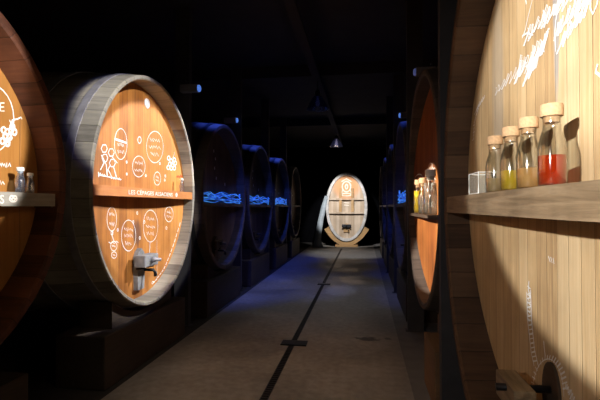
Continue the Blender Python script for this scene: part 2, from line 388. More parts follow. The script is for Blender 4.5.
def oval(cx, cy, a, b, n=26, t0=0, t1=2 * PI, tilt=0):
    o = []
    for i in range(n + 1):
        t = t0 + (t1 - t0) * i / n; x = a * math.cos(t); y = b * math.sin(t)
        o.append((cx + x * math.cos(tilt) - y * math.sin(tilt), cy + x * math.sin(tilt) + y * math.cos(tilt)))
    return o
def scrib(x0, y0, x1, y1, amp, n=9, seed=1):
    r = random.Random(seed); o = []
    for i in range(n + 1):
        f = i / n; s = amp * (1 if i % 2 else -1) * (0.5 + 0.7 * r.random())
        o.append((x0 + (x1 - x0) * f + r.uniform(-.3, .3) * amp, y0 + (y1 - y0) * f + s))
    return o
def text_part(txt, size, u, v, y, parent, mat='letter', name='lettering', cask=None, ext=0.0012):
    cu = bpy.data.curves.new('t', 'FONT'); cu.body = txt; cu.size = size; cu.extrude = ext; cu.offset = 0.0002
    cu.align_x = 'LEFT'; cu.space_character = 1.08
    tmp = bpy.data.objects.new('t', cu); C.objects.link(tmp); bpy.context.view_layer.update()
    me = bpy.data.meshes.new_from_object(tmp.evaluated_get(bpy.context.evaluated_depsgraph_get()))
    bpy.data.objects.remove(tmp); bpy.data.curves.remove(cu)
    xs = [p.co.x for p in me.vertices]; wdt = max(xs) - min(xs)
    for p in me.vertices: p.co = Vector((u + p.co.x, y - 0.0015 - p.co.z, v + p.co.y))
    me.materials.clear(); me.materials.append(M[mat])
    o = bpy.data.objects.new(name, me); C.objects.link(o); o.parent = parent; return o, wdt

LX, RX = -2.2, 0.57
LG, RG = 'large oak casks along the aisle', 'large oak casks along the aisle'
L90, R90 = PI / 2, -PI / 2
SP = 2.48

# plinth and cradle under every cask (fixed timber supports)
def support(x, y, rz, label, timber='timber', top=0.52, rx=1.12, rz_=1.17, cz=CZ, short=False):
    t = thing('cask_support', label, 'support', (x, y, 0), rz, 'timber supports under the casks')
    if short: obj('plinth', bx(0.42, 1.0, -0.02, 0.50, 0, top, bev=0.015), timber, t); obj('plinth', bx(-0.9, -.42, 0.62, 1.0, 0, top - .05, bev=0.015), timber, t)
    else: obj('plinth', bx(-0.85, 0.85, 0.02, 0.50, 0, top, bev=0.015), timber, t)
    bm = bmesh.new()   # saddle cut to the curve of the belly
    for (ya, yb) in ((0.10, 0.42),):
        n = 16; A = []; B = []
        for i in range(n + 1):
            u = (-0.62 + 1.24 * i / n) if not short else (.42 + .4 * i / n); zz = cz - (rz_ + 0.045) * math.sqrt(1 - (u / (rx + 0.045)) ** 2) - 0.004
            A.append((u, max(zz, top + .02)))
        for yy in (ya, yb):
            B.append([[bm.verts.new((u, yy, top)), bm.verts.new((u, yy, z))] for u, z in A])
        for i in range(n):
            for k in (0, 1): bm.faces.new((B[k][i][0], B[k][i + 1][0], B[k][i + 1][1], B[k][i][1]))
            bm.faces.new((B[0][i][1], B[0][i + 1][1], B[1][i + 1][1], B[1][i][1])); bm.faces.new((B[0][i][0], B[1][i][0], B[1][i + 1][0], B[0][i + 1][0]))
        for i in (0, n): bm.faces.new((B[0][i][0], B[0][i][1], B[1][i][1], B[1][i][0]))
    obj('saddle', bm, timber, t)
    obj('plinth', bx(-0.85, 0.85, 1.95, 2.45, 0, top - .05, bev=0.015), timber, t)
    return t

# ---- left row
ly = [1.76, 4.32, 6.80, 9.26, 11.73, 14.2]
A1 = Cask('wine_cask', 'amber-fronted cask at left edge with two small corked bottles on its grey shelf', (LX, ly[0], 0), L90, LG, 'head_honey', 'staves_red', rx=1.18, rz_=1.19, rec=.17)
A2 = Cask('wine_cask', 'floodlit amber oak cask with pale grey staves and chalked ovals on its front', (LX, ly[1], 0), L90, LG, 'head_amber', 'staves_grey', rx=1.10, rz_=1.20, rim=.045, rec=.12, dish=.08, hoop='zinc', hoops=[0.2, 0.62, 1.3, 1.9, 2.4], cz=1.77)
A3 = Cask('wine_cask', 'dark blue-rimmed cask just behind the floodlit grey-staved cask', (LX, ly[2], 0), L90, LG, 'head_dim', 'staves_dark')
A3.shelf(1.60, 1.655, 'board_dark')
A3.hatch(0.98, ('board_dark', 'board_dark'), proud=.05)
dots = [(oval(u, v, .012, .02, 8), .02) for u, v in ((-.02, 2.52), (.06, 2.40), (.02, 2.24), (.10, 2.08), (.5, 2.0))]
A3.strokes(dots, name='chalk_marks')

B1 = Cask('wine_cask', 'huge pale oak cask at right edge with thick shelf of corked bottles', (RX, 2.0, 0), R90, RG, 'head_pale', 'staves_umber', rx=1.19, rz_=1.40, cz=1.74, hoops=[.05, .3, .8, 1.8, 2.3])
B2 = Cask('wine_cask', 'rust-orange cask behind the huge pale cask on the right, bottles on its shelf', (RX, 4.5, 0), R90, RG, 'head_rust', 'staves_dark', rx=1.15, rz_=1.18, rec=.05, rim=.06)

support(LX, ly[0], L90, 'timber support below the amber cask at left edge', top=.49, rx=1.18, rz_=1.19)
support(LX, ly[1], L90, 'big dark timber block under the floodlit grey-staved cask', top=.47, rx=1.10, rz_=1.20)
support(LX, ly[2], L90, 'dark support under the first blue-rimmed cask on the left')
support(RX, 2.0, R90, 'timber support under the huge pale cask at right', top=.26, rx=1.19, rz_=1.40, cz=1.74)
support(RX, 4.5, R90, 'brown timber block under the rust-orange cask', short=True, timber='staves_block', top=.46, rx=1.15, rz_=1.18)

# ---- A1 shelf, lettering, chalk
z0, z1 = 1.605, 1.695
u_end = A1.pick(34, 198)[0]
sh = A1.shelf(z0, z1, 'board_grey', u1=u_end, front=0.015)
A1.shelf(z0 - .01, z1 - .03, 'board_dark', u0=u_end + .002, front=0.05, name='shelf_dark_end')  # darker continuation of the shelf out to the rim
def on_front(cask, px, y=0.015):
    o = cask.mi @ CAM; d = cask.mi.to_3x3() @ ray(px, 200); t = (y - o.y) / d.y; return (o + d * t).x
text_part('S', 0.075, on_front(A1, -1), 1.622, 0.012, sh)
ue = on_front(A1, 12.5)
em = [(oval(ue, 1.652, .03, .020), .007), (oval(ue - .014, 1.662, .012, .010, 10), .010), (oval(ue + .014, 1.662, .012, .010, 10), .010), ([(ue - .024, 1.655), (ue, 1.636), (ue + .024, 1.655)], .009)]
A1.strokes(em, 'letter', 'emblem', parent=sh, y=0.012)
ch = [(A1.px(oval(-12, 119, 25.5, 35)), .009),
      (A1.px([(0, 103), (0, 111), (4, 111)]), .009), (A1.px([(0, 103), (4, 103)]), .009), (A1.px([(0, 107), (3.5, 107)]), .009)]
for i, (x, y) in enumerate([(3, 130), (7, 132), (11, 130), (5, 136), (9, 137), (12, 127), (2, 141), (7, 143), (14, 132)]):
    ch.append((A1.px(oval(x, y, 2.2, 3, 9)), .015))
ch += [(A1.px([(10, 127), (12, 120), (17, 119), (21, 117), (22, 119)]), .009), (A1.px([(12, 128), (9, 120)]), .010)]
ch += [(A1.px(scrib(0, 165, 10, 165, 2.0, 9, 3)), .010), (A1.px(scrib(-6, 182, 4, 183, 1.6, 7, 5)), .008)]
A1.strokes(ch, label='white chalk circle and grape cluster')

# ---- A2 shelf, lettering, chalk, badge, hatch
sh = A2.shelf(1.70, 1.79, 'board_brown', front=0.015)
ua, ub = on_front(A2, 128), on_front(A2, 172)
o_, w_ = text_part('LES CÉPAGES ALSACIENS', 0.06, 0, 0, 0, sh)
sx = (ub - ua) / w_
for p in o_.data.vertices: p.co.x = ua + p.co.x * sx; p.co.z += 1.722; p.co.y += 0.013
ue = on_front(A2, 176)
A2.strokes([(oval(ue, 1.744, .022, .018, 14), .016), (oval(ue, 1.744, .008, .008, 8), .012)], 'letter', 'emblem', parent=sh, y=0.012)
P = A2.px
ch = []
def badge_oval(x, y, a, b, s, words=((-.45, .6), (.0, .7), (.45, .45))):
    ch.append((P(oval(x, y, a, b)), .0085))
    for k, (dy, wd) in enumerate(words):
        ch.append((P(scrib(x - a * wd, y + b * dy - .3, x + a * wd, y + b * dy + .5, min(1.7, b * .16), 9, s + k)), .008))
badge_oval(120.5, 144, 6.3, 15.5, 10, ((.05, .5), (.5, .5)))
ch.append((P([(114.8, 139), (119, 140.5), (126.5, 143)]), .028))
badge_oval(154.5, 147, 8.4, 15.8, 20)
badge_oval(138.5, 166.5, 6.3, 10.5, 30, ((-.35, .6), (.35, .6)))
ch.append((P(oval(139.2, 140, 1.7, 3.3, 14)), .012))
badge_oval(157, 178.5, 3.4, 6.6, 40, ((-.2, .4), (.3, .4)))
# molecule sketch
for (x, y) in ((104, 148.5), (111, 152.5), (104.5, 158), (112, 163)):
    ch.append((P(oval(x, y, 3.0, 4.2, 6)), .012))
for a_, b_ in (((101, 155), (106, 165)), ((106, 165), (107, 176)), ((110, 165), (107, 171)), ((113, 166), (116, 177)), ((99, 175), (121, 179.5)), ((100, 170), (104, 162)), ((98, 172), (98.5, 177)), ((112, 157), (117, 163)), ((108, 170), (112, 178))):
    ch.append((P([a_, b_]), .013))
ch.append((P(scrib(98, 174, 105, 175.5, 1.3, 7, 2)), .012)); ch.append((P(scrib(110, 177.5, 120, 179, 1.2, 9, 4)), .012))
# grapes
for (x, y) in ((168.5, 158), (171, 161), (174, 160), (169.5, 164), (172.5, 165.5), (175, 163), (171, 168), (168, 167.5), (174, 168)):
    ch.append((P(oval(x, y, 1.4, 2.1, 8)), .017))
ch.append((P([(172.5, 158), (174, 154), (173.7, 152)]), .010))
for (x, y) in ((126.5, 162), (126.5, 174), (145.5, 175.5), (159.5, 163.5), (165, 176), (164.5, 180)): ch.append((P(oval(x, y, .6, 1.2, 6)), .011))
# lower half
badge_oval(111.5, 219, 4.8, 12, 50, ((-.4, .5), (.4, .5)))
badge_oval(128.2, 235.5, 7.2, 15.5, 60, ((-.4, .6), (0, .6), (.5, .4)))
badge_oval(150.2, 226, 7.3, 16, 70, ((-.45, .5), (.05, .6), (.45, .5)))
badge_oval(168.7, 214.3, 4.2, 7.5, 80, ((-.3, .5), (.3, .5)))
badge_oval(113.5, 246, 3.2, 4.8, 90, ((0, .5),)); badge_oval(113.7, 255, 2.6, 3.2, 95, ((0, .5),))
ch += [(P([(112, 231), (111.5, 235), (113.5, 241)]), .012), (P(oval(111.7, 233, 1.2, 2, 8)), .010), (P([(149.8, 242), (149.3, 252), (148.5, 258)]), .010)]
ch += [(P(scrib(108.5, 243, 118, 242, 1.2, 5, 9)), .010)]
for i in range(15):
    f0, f1 = i / 15, (i + .72) / 15
    q = lambda f: (152.5 + 28 * f ** 0.85, 283 - 62 * f ** 1.35)
    ch.append((P([q(f0), q((f0 + f1) / 2), q(f1)]), .016))
ch += [(P(oval(152.8, 283, 1.5, 1.6, 8)), .010), (P([(157, 280), (156.5, 240)]), .005)]
for (x, y) in ((117.5, 230), (137, 213), (139.5, 238), (144, 222), (166, 228), (133, 222)): ch.append((P(oval(x, y, .7, 1.5, 6)), .010))
A2.strokes([(p, w_ * .75) for p, w_ in ch], label='white chalk ovals, grapes and molecule sketch')
A2.strokes([(P(scrib(176.5, 176.5, 183, 176, 1.3, 7, 8)), .028)], 'red_chalk', 'chalk_mark', label='small red chalk mark')
bu = A2.pick(146.5, 103.5)
bm = bmesh.new(); lathe(bm, [(.001, 0), (.050, 0), (.052, .008), (.045, .018), (.001, .022)], 24, cap=False)
for v in bm.verts: v.co = Vector((v.co.x + bu[0], A2.hy(bu[0]) + .002 - v.co.z, v.co.y * 1.1 + bu[1]))
obj('badge', bm, 'white_cap', A2.t, True, 'round white badge')
A2.hatch(1.02, bar=0.30, proud=.11)

# ---- B1 shelf, chalk, hatch
B1.shelf(1.562, 1.668, 'board_oak', front=0.005)
P = B1.px; ch = []
def big_scrib(line, amp, n, s, w):
    r = random.Random(s); pts = []
    N = int(n * 3.4); L = len(line) - 1
    for i in range(N + 1):
        f = i / N * L; k = min(int(f), L - 1); g = f - k
        x = line[k][0] * (1 - g) + line[k + 1][0] * g; y = line[k][1] * (1 - g) + line[k + 1][1] * g
        A_ = amp * (.45 + .75 * r.random()) * (1 if i % 2 else -1)
        bx_, by_ = x - A_ * .30 + r.uniform(-.12, .12) * amp, y + A_
        if pts:
            lx, ly_ = pts[-1]; pts.append(((lx + bx_) / 2 + r.uniform(.0, .12) * amp, (ly_ + by_) / 2))
        pts.append((bx_, by_)); pts.append((bx_ + .10 * amp, by_ - A_ * .06))
    ch.append((P(pts), w))
big_scrib([(495, 92), (512, 76), (528, 66), (538, 60)], 7, 8, 3, .007)
big_scrib([(516, 72), (530, 58), (545, 44)], 13, 7, 5, .009)
big_scrib([(524, 80), (535, 62), (548, 36)], 11, 9, 8, .009)
big_scrib([(526, 36), (540, 24), (556, 8), (566, -6)], 10, 8, 11, .008)
big_scrib([(556, 32), (566, 18), (580, 6), (592, -6)], 11, 8, 13, .0075)
big_scrib([(560, 44), (572, 26), (588, 8)], 10, 7, 17, .007)
big_scrib([(540, 20), (560, 5), (580, -12), (598, -22)], 10, 8, 19, .008)
ch.append((P([(523, 38), (526, 30), (529, 16), (533, 0), (536, -14)]), .008)); ch.append((P([(523, 36), (528, 33), (534, 35)]), .008))
ch.append((P([(557, 52), (556, 34), (557, 20), (562, -4)]), .007)); ch.append((P([(525, -8), (527, 4)]), .012))
ch.append((P([(592, -4), (591, 8), (594, 14), (598, 4), (600, -8)]), .008))
big_scrib([(476, 112), (480, 104), (485, 97)], 3.5, 4, 23, .005)
big_scrib([(474, 140), (475, 122), (479, 108)], 2.5, 6, 29, .004)
ch.append((P([(599, 64), (597, 72), (602, 76)]), .012))
for i in range(3): ch.append((P([(549 + i * 2.5, 256 + i), (551 + i * 2, 262 + i)]), .005))
# ladder-shaped scale drawn in chalk
ch.append((P([(527.5, 292), (528.5, 320), (532, 352), (535, 366)]), .008)); ch.append((P([(531.5, 290), (532.5, 320), (535.5, 350), (539, 364)]), .008))
for i in range(16):
    y = 294 + i * 4.5; xx = 528 + max(0, (y - 320)) * .14
    ch.append((P([(xx, y), (xx + 3.8, y - 1)]), .008 if i % 2 else .005))
for i in range(9): ch.append((P([(528.2 + (i % 2) * .8, 286 + i * 4), (531.2 - (i % 2), 289 + i * 4)]), .008))
ch.append((P([(529.5, 281), (529, 290), (531, 297)]), .010)); ch.append((P([(544.5, 341), (545, 348), (546, 356)]), .009))
# scribbled ring round the hatch
for i in range(22):
    t = PI * (1.02 - .95 * i / 21); x, y = 549 + 15 * math.cos(t), 397 - 37 * math.sin(t)
    ch.append((P([(x, y), (x + 4.5 * math.cos(t) + 1, y - 5 * math.sin(t))]), .007))
ch.append((P(oval(549, 397, 16, 38, 30, PI, 2 * PI)), .004))
big_scrib([(566, 384), (570, 392), (574, 402)], 4, 4, 31, .005)
B1.strokes(ch, label='large white chalk handwriting and a ladder scale')
# hatch: oval rebate with dark door and a thick timber crossbar
zc = 0.80; y = B1.hy(0); u0 = B1.pick(553, 395)[0]
bm = bmesh.new(); pts = [(u0 + .085 * math.cos(2 * PI * i / 32), zc + .135 * math.sin(2 * PI * i / 32)) for i in range(32)]
a_ = [bm.verts.new((p, y - .012, q)) for p, q in pts]; b_ = [bm.verts.new((p, y + .02, q)) for p, q in pts]
bm.faces.new(a_); bm.faces.new(b_[::-1])
for i in range(32): bm.faces.new((a_[i], b_[i], b_[(i + 1) % 32], a_[(i + 1) % 32]))
hd = obj('hatch_door', bm, 'board_dark', B1.t)
obj('crossbar', bx(u0 - .15, u0 + .10, y - .19, y - .10, zc - .07, zc + .045, bev=.01), 'board_oak', hd)
bm = bmesh.new(); tube(bm, [(u0, y - .01, zc + .02), (u0, y - .23, zc + .02)], .016, 10); obj('screw', bm, 'iron', hd, True)

# ---- B2 shelf and hatch
B2.shelf(1.495, 1.525, 'board_dark', front=0.01)
ch = [(B2.px(oval(421, 190, 4, 16)), .006), (B2.px(oval(431, 175, 3, 12)), .007)] + [(B2.px(scrib(414, 205 + i * 3, 434, 203 + i * 3, 1.4, 15, i)), .007) for i in range(2)]
ch += [(B2.px(scrib(428, 170 + i * 5, 436, 168 + i * 5, 2, 7, 40 + i)), .009) for i in range(5)]
B2.strokes(ch, 'chalk', label='faint chalk scribbles above the shelf')

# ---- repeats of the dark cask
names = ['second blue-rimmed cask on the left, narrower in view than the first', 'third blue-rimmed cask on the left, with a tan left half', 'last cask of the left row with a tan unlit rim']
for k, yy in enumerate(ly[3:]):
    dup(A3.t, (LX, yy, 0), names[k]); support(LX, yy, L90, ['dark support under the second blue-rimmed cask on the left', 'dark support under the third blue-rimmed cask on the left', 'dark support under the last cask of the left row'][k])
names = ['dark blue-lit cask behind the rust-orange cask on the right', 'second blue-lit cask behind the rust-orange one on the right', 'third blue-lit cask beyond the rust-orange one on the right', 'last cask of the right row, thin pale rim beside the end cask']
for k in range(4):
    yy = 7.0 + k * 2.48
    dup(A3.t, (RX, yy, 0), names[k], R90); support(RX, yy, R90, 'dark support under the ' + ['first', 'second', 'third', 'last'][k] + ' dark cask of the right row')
# made-up glowing tubes standing in for wavy blue projected light
def projected_glow(x, y, rz, label, s, es=1):
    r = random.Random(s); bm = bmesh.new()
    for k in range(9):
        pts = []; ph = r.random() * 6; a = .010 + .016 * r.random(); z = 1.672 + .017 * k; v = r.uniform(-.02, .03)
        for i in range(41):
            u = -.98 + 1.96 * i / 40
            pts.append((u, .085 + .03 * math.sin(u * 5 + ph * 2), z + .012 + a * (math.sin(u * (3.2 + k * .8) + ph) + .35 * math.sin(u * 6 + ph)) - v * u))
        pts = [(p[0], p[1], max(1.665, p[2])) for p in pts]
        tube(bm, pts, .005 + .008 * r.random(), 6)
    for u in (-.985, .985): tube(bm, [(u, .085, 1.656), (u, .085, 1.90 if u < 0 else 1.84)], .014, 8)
    o = obj('projected_light_band', bm, 'projected_glow', None, True); o.location = (x, y, 0); o.rotation_euler = (0, 0, rz)
    tag(o, label, 'light', 'glowing tubes standing in for blue projected light')
projected_glow(LX, ly[2], L90, 'glowing stand-in for wavy blue projected light above the shelf of the first blue-rimmed cask on the left', 1)
projected_glow(LX, ly[3], L90, 'glowing stand-in for wavy blue projected light above the shelf of the second blue-rimmed cask on the left', 2)
projected_glow(LX, ly[4], L90, 'glowing stand-in for wavy blue projected light above the shelf of the third blue-rimmed cask on the left', 3)
projected_glow(RX, 7.0, R90, 'glowing stand-in for blue projected light above the shelf of the dark cask behind the rust-orange cask', 4)

# ---- end cask
ED = 17.3; EX = -0.66
E = Cask('wine_cask', 'tall oval pale cask standing upright at the far end of the aisle', (EX, ED, 0), 0, None, 'head_end', 'staves_end', rx=0.83, rz_=1.38, cz=1.60, rim=0.11, rec=0.10, dish=0.03, length=1.0, bulge=0.03, hoops=[0.15, 0.4, .8])
for n_ in E.t.children: pass
E.shelf(1.88, 1.95, 'head_end', front=0.005, name='crosspiece'); E.shelf(1.33, 1.40, 'head_end', front=0.005, name='crosspiece')
for u in (-.24, .24): obj('batten', bx(u - .055, u + .055, .02, .125, 1.40, 1.88 + .0, bev=.006), 'cradle_end', E.t)
for u in (-.24, .24): obj('batten', bx(u - .05, u + .05, .04, .125, 1.95, 2.35, bev=.006), 'cradle_end', E.t)
E.strokes([(oval(0, 2.42, .17, .21, 24), .05), (oval(0, 2.10, .20, .05, 14), .04), (oval(0, 2.42, .05, .10, 8), .05), ([(-.2, 2.62), (0, 2.74), (.2, 2.62)], .04), ([(-.15, 2.3), (-.2, 2.12)], .03), ([(.15, 2.3), (.2, 2.12)], .03), ([(-.11, 1.78), (.11, 1.76)], .03), ([(-.1, 1.68), (.1, 1.66)], .03)], 'chalk_thin', 'crest', label='pale painted crest')
E.hatch(0.83, ('cradle_end', 'iron'), w=.26, h=.4, bar=.36, proud=.1)
ct = thing('cask_cradle', 'golden timber cradle with curved arms under the tall oval end cask', 'cradle', (EX, ED, 0))
def cradle(y0, y1):
    bm = bmesh.new(); n = 28; P0 = []
    for i in range(n + 1):
        t = -PI / 2 + (i / n - .5) * 2 * 0.98
        o1 = (0.862 * math.cos(t), 1.60 + 1.412 * math.sin(t)); thick = .15 + .06 * (abs(i / n - .5) * 2) ** 3
        o2 = ((0.862 + thick) * math.cos(t), 1.60 + (1.412 + thick) * math.sin(t))
        P0.append((o1, (o2[0], max(o2[1], 0.0))))
    rows = [[(bm.verts.new((a[0], yy, max(a[1], .06))), bm.verts.new((b[0], yy, b[1]))) for a, b in P0] for yy in (y0, y1)]
    for i in range(n):
        for k in (0, 1): bm.faces.new((rows[k][i][0], rows[k][i][1], rows[k][i + 1][1], rows[k][i + 1][0]))
        for q in (0, 1): bm.faces.new((rows[0][i][q], rows[1][i][q], rows[1][i + 1][q], rows[0][i + 1][q]))
    for i in (0, n): bm.faces.new((rows[0][i][0], rows[0][i][1], rows[1][i][1], rows[1][i][0]))
    return bm
obj('saddle', cradle(.05, .25), 'cradle_end', ct); obj('saddle', cradle(.70, .90), 'cradle_end', ct)
obj('foot', bx(-.45, .45, .0, .3, 0, .09, bev=.01), 'cradle_end', ct); obj('foot', bx(-.45, .45, .65, .95, 0, .09, bev=.01), 'cradle_end', ct)
# pale curved plank leaning beside it
bm = bmesh.new(); n = 14; A_ = []
for i in range(n + 1):
    f = i / n; z = 2.05 * f; x = -1.84 + .36 * f ** 1.5 - (.0 if f > .1 else 0); w = .19 - .04 * math.sin(f * PI) + (.12 * (1 - f / .12) if f < .12 else 0) - .10 * f ** 4
    A_.append((x, z, w))
rows = [[(bm.verts.new((x - w / 2, ED - .42 + .02 * k + .36 * z / 2.05, z)), bm.verts.new((x + w, ED - .42 + .035 * k + .36 * z / 2.05, z))) for x, z, w in A_] for k in (0, 1)]
for i in range(n):
    for k in (0, 1): bm.faces.new((rows[k][i][0], rows[k][i][1], rows[k][i + 1][1], rows[k][i + 1][0]))
    for q in (0, 1): bm.faces.new((rows[0][i][q], rows[1][i][q], rows[1][i + 1][q], rows[0][i + 1][q]))
for i in (0, n): bm.faces.new((rows[0][i][0], rows[0][i][1], rows[1][i][1], rows[1][i][0]))
tag(obj('curved_plank', bm, 'pale_stave', None, True), 'pale bluish curved plank leaning at the left side of the end cask', 'plank')

# ---- bottles
def bottle(label, liquid, group, h=0.285, level=.105, cap='cork', glass='glass', k=1.0):
    t = thing('corked_bottle', label, 'bottle', (0, 0, 0), 0, group)
    bm = bmesh.new(); s = h / .285
    prof = [(.001, .002), (.040, 0), (.0445, .006), (.0455, .06), (.0455, .125), (.043, .15), (.036, .178), (.0295, .198), (.029, .235), (.031, .243)]
    inn = [(r - .0028, z) for r, z in prof[::-1]][:-2] + [(.038, .008), (.001, .008)]
    lathe(bm, [(r * s * k, z * s) for r, z in prof + inn], 32, cap=False)
    obj('glass_body', bm, glass, t, True)
    if liquid:
        bm = bmesh.new(); lathe(bm, [(.001, .0085), (.0375, .009), (.0418, .012), (.0422, .06), (.0422, level), (.001, level)][0:6] and [(r * s * k, z * s) for r, z in [(.001, .0085), (.0375, .009), (.0418, .012), (.0422, .06), (.0422, level), (.001, level)]], 32, cap=False)
        obj('liquid', bm, liquid, t, True).modifiers.new('e', 'EDGE_SPLIT').split_angle = R(50)
    bm = bmesh.new(); lathe(bm, [(r * s * k, z * s) for r, z in [(.024, .222), (.0262, .2425), (.0355, .2435), (.0365, .247), (.0365, .280), (.034, .285)]], 28)
    obj('cork_stopper' if cap == 'cork' else 'cap', bm, cap, t, True).modifiers.new('e', 'EDGE_SPLIT').split_angle = R(50)
    return t
BZ = 1.6685
g = 'corked bottles on the shelf of the huge pale cask'
for (y, x, liq, lab, lev) in [(2.27, .655, 'straw', 'corked glass bottle of pale straw liquid, farthest left on the thick oak shelf', .075),
                         (2.02, .650, 'yellow', 'corked glass bottle a third full of yellow liquid', .092),
                         (1.815, .650, 'amber', 'corked glass bottle of light amber liquid beside the red one', .085),
                         (1.590, .645, 'red', 'corked glass bottle of bright red liquid on the thick oak shelf', .108)]:
    b = bottle(lab, liq, g, level=lev); b.location = (x, y, BZ)
# clear display box
t = thing('display_box', 'small clear open box with white edges at left end of the bottle shelf', 'box', (0.645, 2.47, BZ))
bm = bmesh.new(); 
for a in ((-.045, .045, -.10, -.097, 0, .115), (-.045, .045, .097, .10, 0, .115), (-.045, .045, -.097, .097, 0, .003), (.042, .045, -.097, .097, .003, .115)): box(bm, *a)
obj('pane', bm, 'acrylic', t)
bm = bmesh.new()
for yy in (-.10, .10):
    tube(bm, [(-.045, yy, .004), (-.045, yy, .115), (.045, yy, .115)], .0035, 6)
tube(bm, [(-.045, -.10, .115), (-.045, .10, .115)], .0035, 6); tube(bm, [(-.045, -.10, .004), (-.045, .10, .004)], .0035, 6)
obj('edge_frame', bm, 'acrylic_edge', t)
g = 'small bottles on the far and left shelves'
def put(label, cask_x, px, z, off, h, liquid, cap, glass, k=1.0, lev=.1, side=-1):
    d = ray(px, 200); xx = cask_x + off; tt = (xx - CAM.x) / d.x; b = bottle(label, liquid, g, h=h, cap=cap, glass=glass, k=k, level=lev); b.location = (xx, CAM.y + d.y * tt, z); return b
put('small clear bottle with white cap, taller one on the shelf at left edge', LX, 20, 1.696, -.07, .17, None, 'white_cap', 'glass_blue', 1.1)
put('small bluish bottle with white cap, shorter one on the shelf at left edge', LX, 30, 1.696, -.085, .14, 'acrylic', 'white_cap', 'glass_blue', 1.15)
put('tiny clear bottle on the brown lettered shelf under the red chalk mark', LX, 181.5, 1.791, -.06, .17, None, 'white_cap', 'glass_blue', .9)
put('yellow bottle on the shelf of the rust-orange cask', RX, 418, 1.527, .045, .38, 'yellow', 'cork', 'glass', .75, .19)
put('pale bottle in the middle of the shelf of the rust-orange cask', RX, 423, 1.526, .055, .38, 'acrylic', 'cork', 'glass', .8, .15)
put('tall pale bottle with white cap nearest on the shelf of the rust-orange cask', RX, 430.5, 1.526, .052, .42, 'acrylic', 'white_cap', 'glass', .9, .2)

# ------------------------------------------------------------------ room
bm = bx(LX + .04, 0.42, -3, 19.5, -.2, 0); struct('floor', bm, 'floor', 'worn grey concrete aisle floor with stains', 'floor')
struct('trim_1', bx(0.42, 4.4, -3, 19.5, -.2, 0.0), 'kerb', 'darker concrete strip below the right-hand casks', 'floor')
struct('trim_2', bx(-5.9, LX + .04, -3, 19.5, -.2, 0.0), 'floor_left', 'dark floor strip below the left-hand casks', 'floor')
struct('wall_left', bx(-5.9, -5.7, -3, 19.5, 0, 4.3), 'wall', 'dark wall behind the left casks', 'wall')
struct('wall_right', bx(4.2, 4.4, -3, 19.5, 0, 4.3), 'wall', 'dark wall behind the right casks', 'wall')
struct('wall_back', bx(-5.7, 4.2, 19.3, 19.5, 0, 4.3), 'wall', 'dark wall at the end of the aisle', 'wall')
struct('wall_front', bx(-5.7, 4.2, -3.2, -3, 0, 4.3), 'wall', 'dark wall at the entrance', 'wall')
struct('ceiling', bx(-5.9, 4.4, -3.2, 19.5, 4.3, 4.5), 'ceiling', 'black cellar ceiling', 'ceiling')
for i, y in enumerate((3.2, 8.15, 13.1)): struct('trim_%d' % (3 + i), bx(-5.7, 4.2, y - .1, y + .1, 4.08, 4.3), 'ceiling', 'dark ceiling beam crossing the aisle, %s' % ['nearest', 'middle', 'farthest'][i], 'beam')
struct('trim_6', bx(-.93, -.79, -3, 19.3, 4.02, 4.08), 'ceiling', 'dark rail running along the ceiling above the aisle', 'rail')
# drain channel
t = thing('floor_drain', 'long narrow black slotted drain running down the aisle floor', 'drain', (-0.82, 0, 0))
bm = bmesh.new(); box(bm, -.035, -.028, .3, 16.6, 0, .004); box(bm, .028, .035, .3, 16.6, 0, .004)
obj('channel_frame', bm, 'grate', t)
bm = bmesh.new(); y = .3
while y < 16.5: box(bm, -.028, .028, y, y + .018, .0, .003); y += .045
obj('grating', bm, 'grate', t); obj('channel', bx(-.028, .028, .3, 16.6, .0002, .001), plain('drain_void', (0.006, 0.006, 0.006), 0.9), t)
def hatch_plate(x, y, w, d, label):
    bm = bx(x - w / 2, x + w / 2, y - d / 2, y + d / 2, .0005, .014, bev=.003); tag(obj('drain_cover', bm, 'grate'), label, 'cover', 'iron covers across the drain')
hatch_plate(-.80, 5.0, .30, .17, 'dark iron plate across the drain, nearest the viewer')
hatch_plate(-.80, 8.9, .26, .15, 'small dark plate across the drain farther down the aisle')
# posts
def post(x0, x1, y, label):
    t = thing('steel_post', label, 'post', ((x0 + x1) / 2, y, 0), 0, 'dark posts between the casks'); h = (x1 - x0) / 2
    bm = bmesh.new(); box(bm, -h, -h + .015, -.045, .045, 0.012, 4.3); box(bm, h - .015, h, -.045, .045, 0.012, 4.3); box(bm, -h + .015, h - .015, -.045, -.03, 0.012, 4.3); obj('shaft', bm, 'post', t)
    obj('base_plate', bx(-h - .03, h + .03, -.06, .06, 0, .012), 'post', t)
for i, y in enumerate((5.55, 8.04, 10.5, 12.97)): post(-2.52, -2.32, y, 'dark steel post %s' % ['just past the floodlit grey-staved cask', 'between the first and second blue-rimmed casks', 'between the second and third blue-rimmed casks', 'before the last left cask'][i])
for i, y in enumerate((3.26, 5.75, 8.24, 10.7)): post(.57 if i else .555, .77 if i else .755, y, 'dark steel post %s' % ['between the huge pale cask and the rust-orange cask', 'at the far side of the rust-orange cask', 'after the first dark cask on the right', 'farther back among the dark casks on the right'][i])
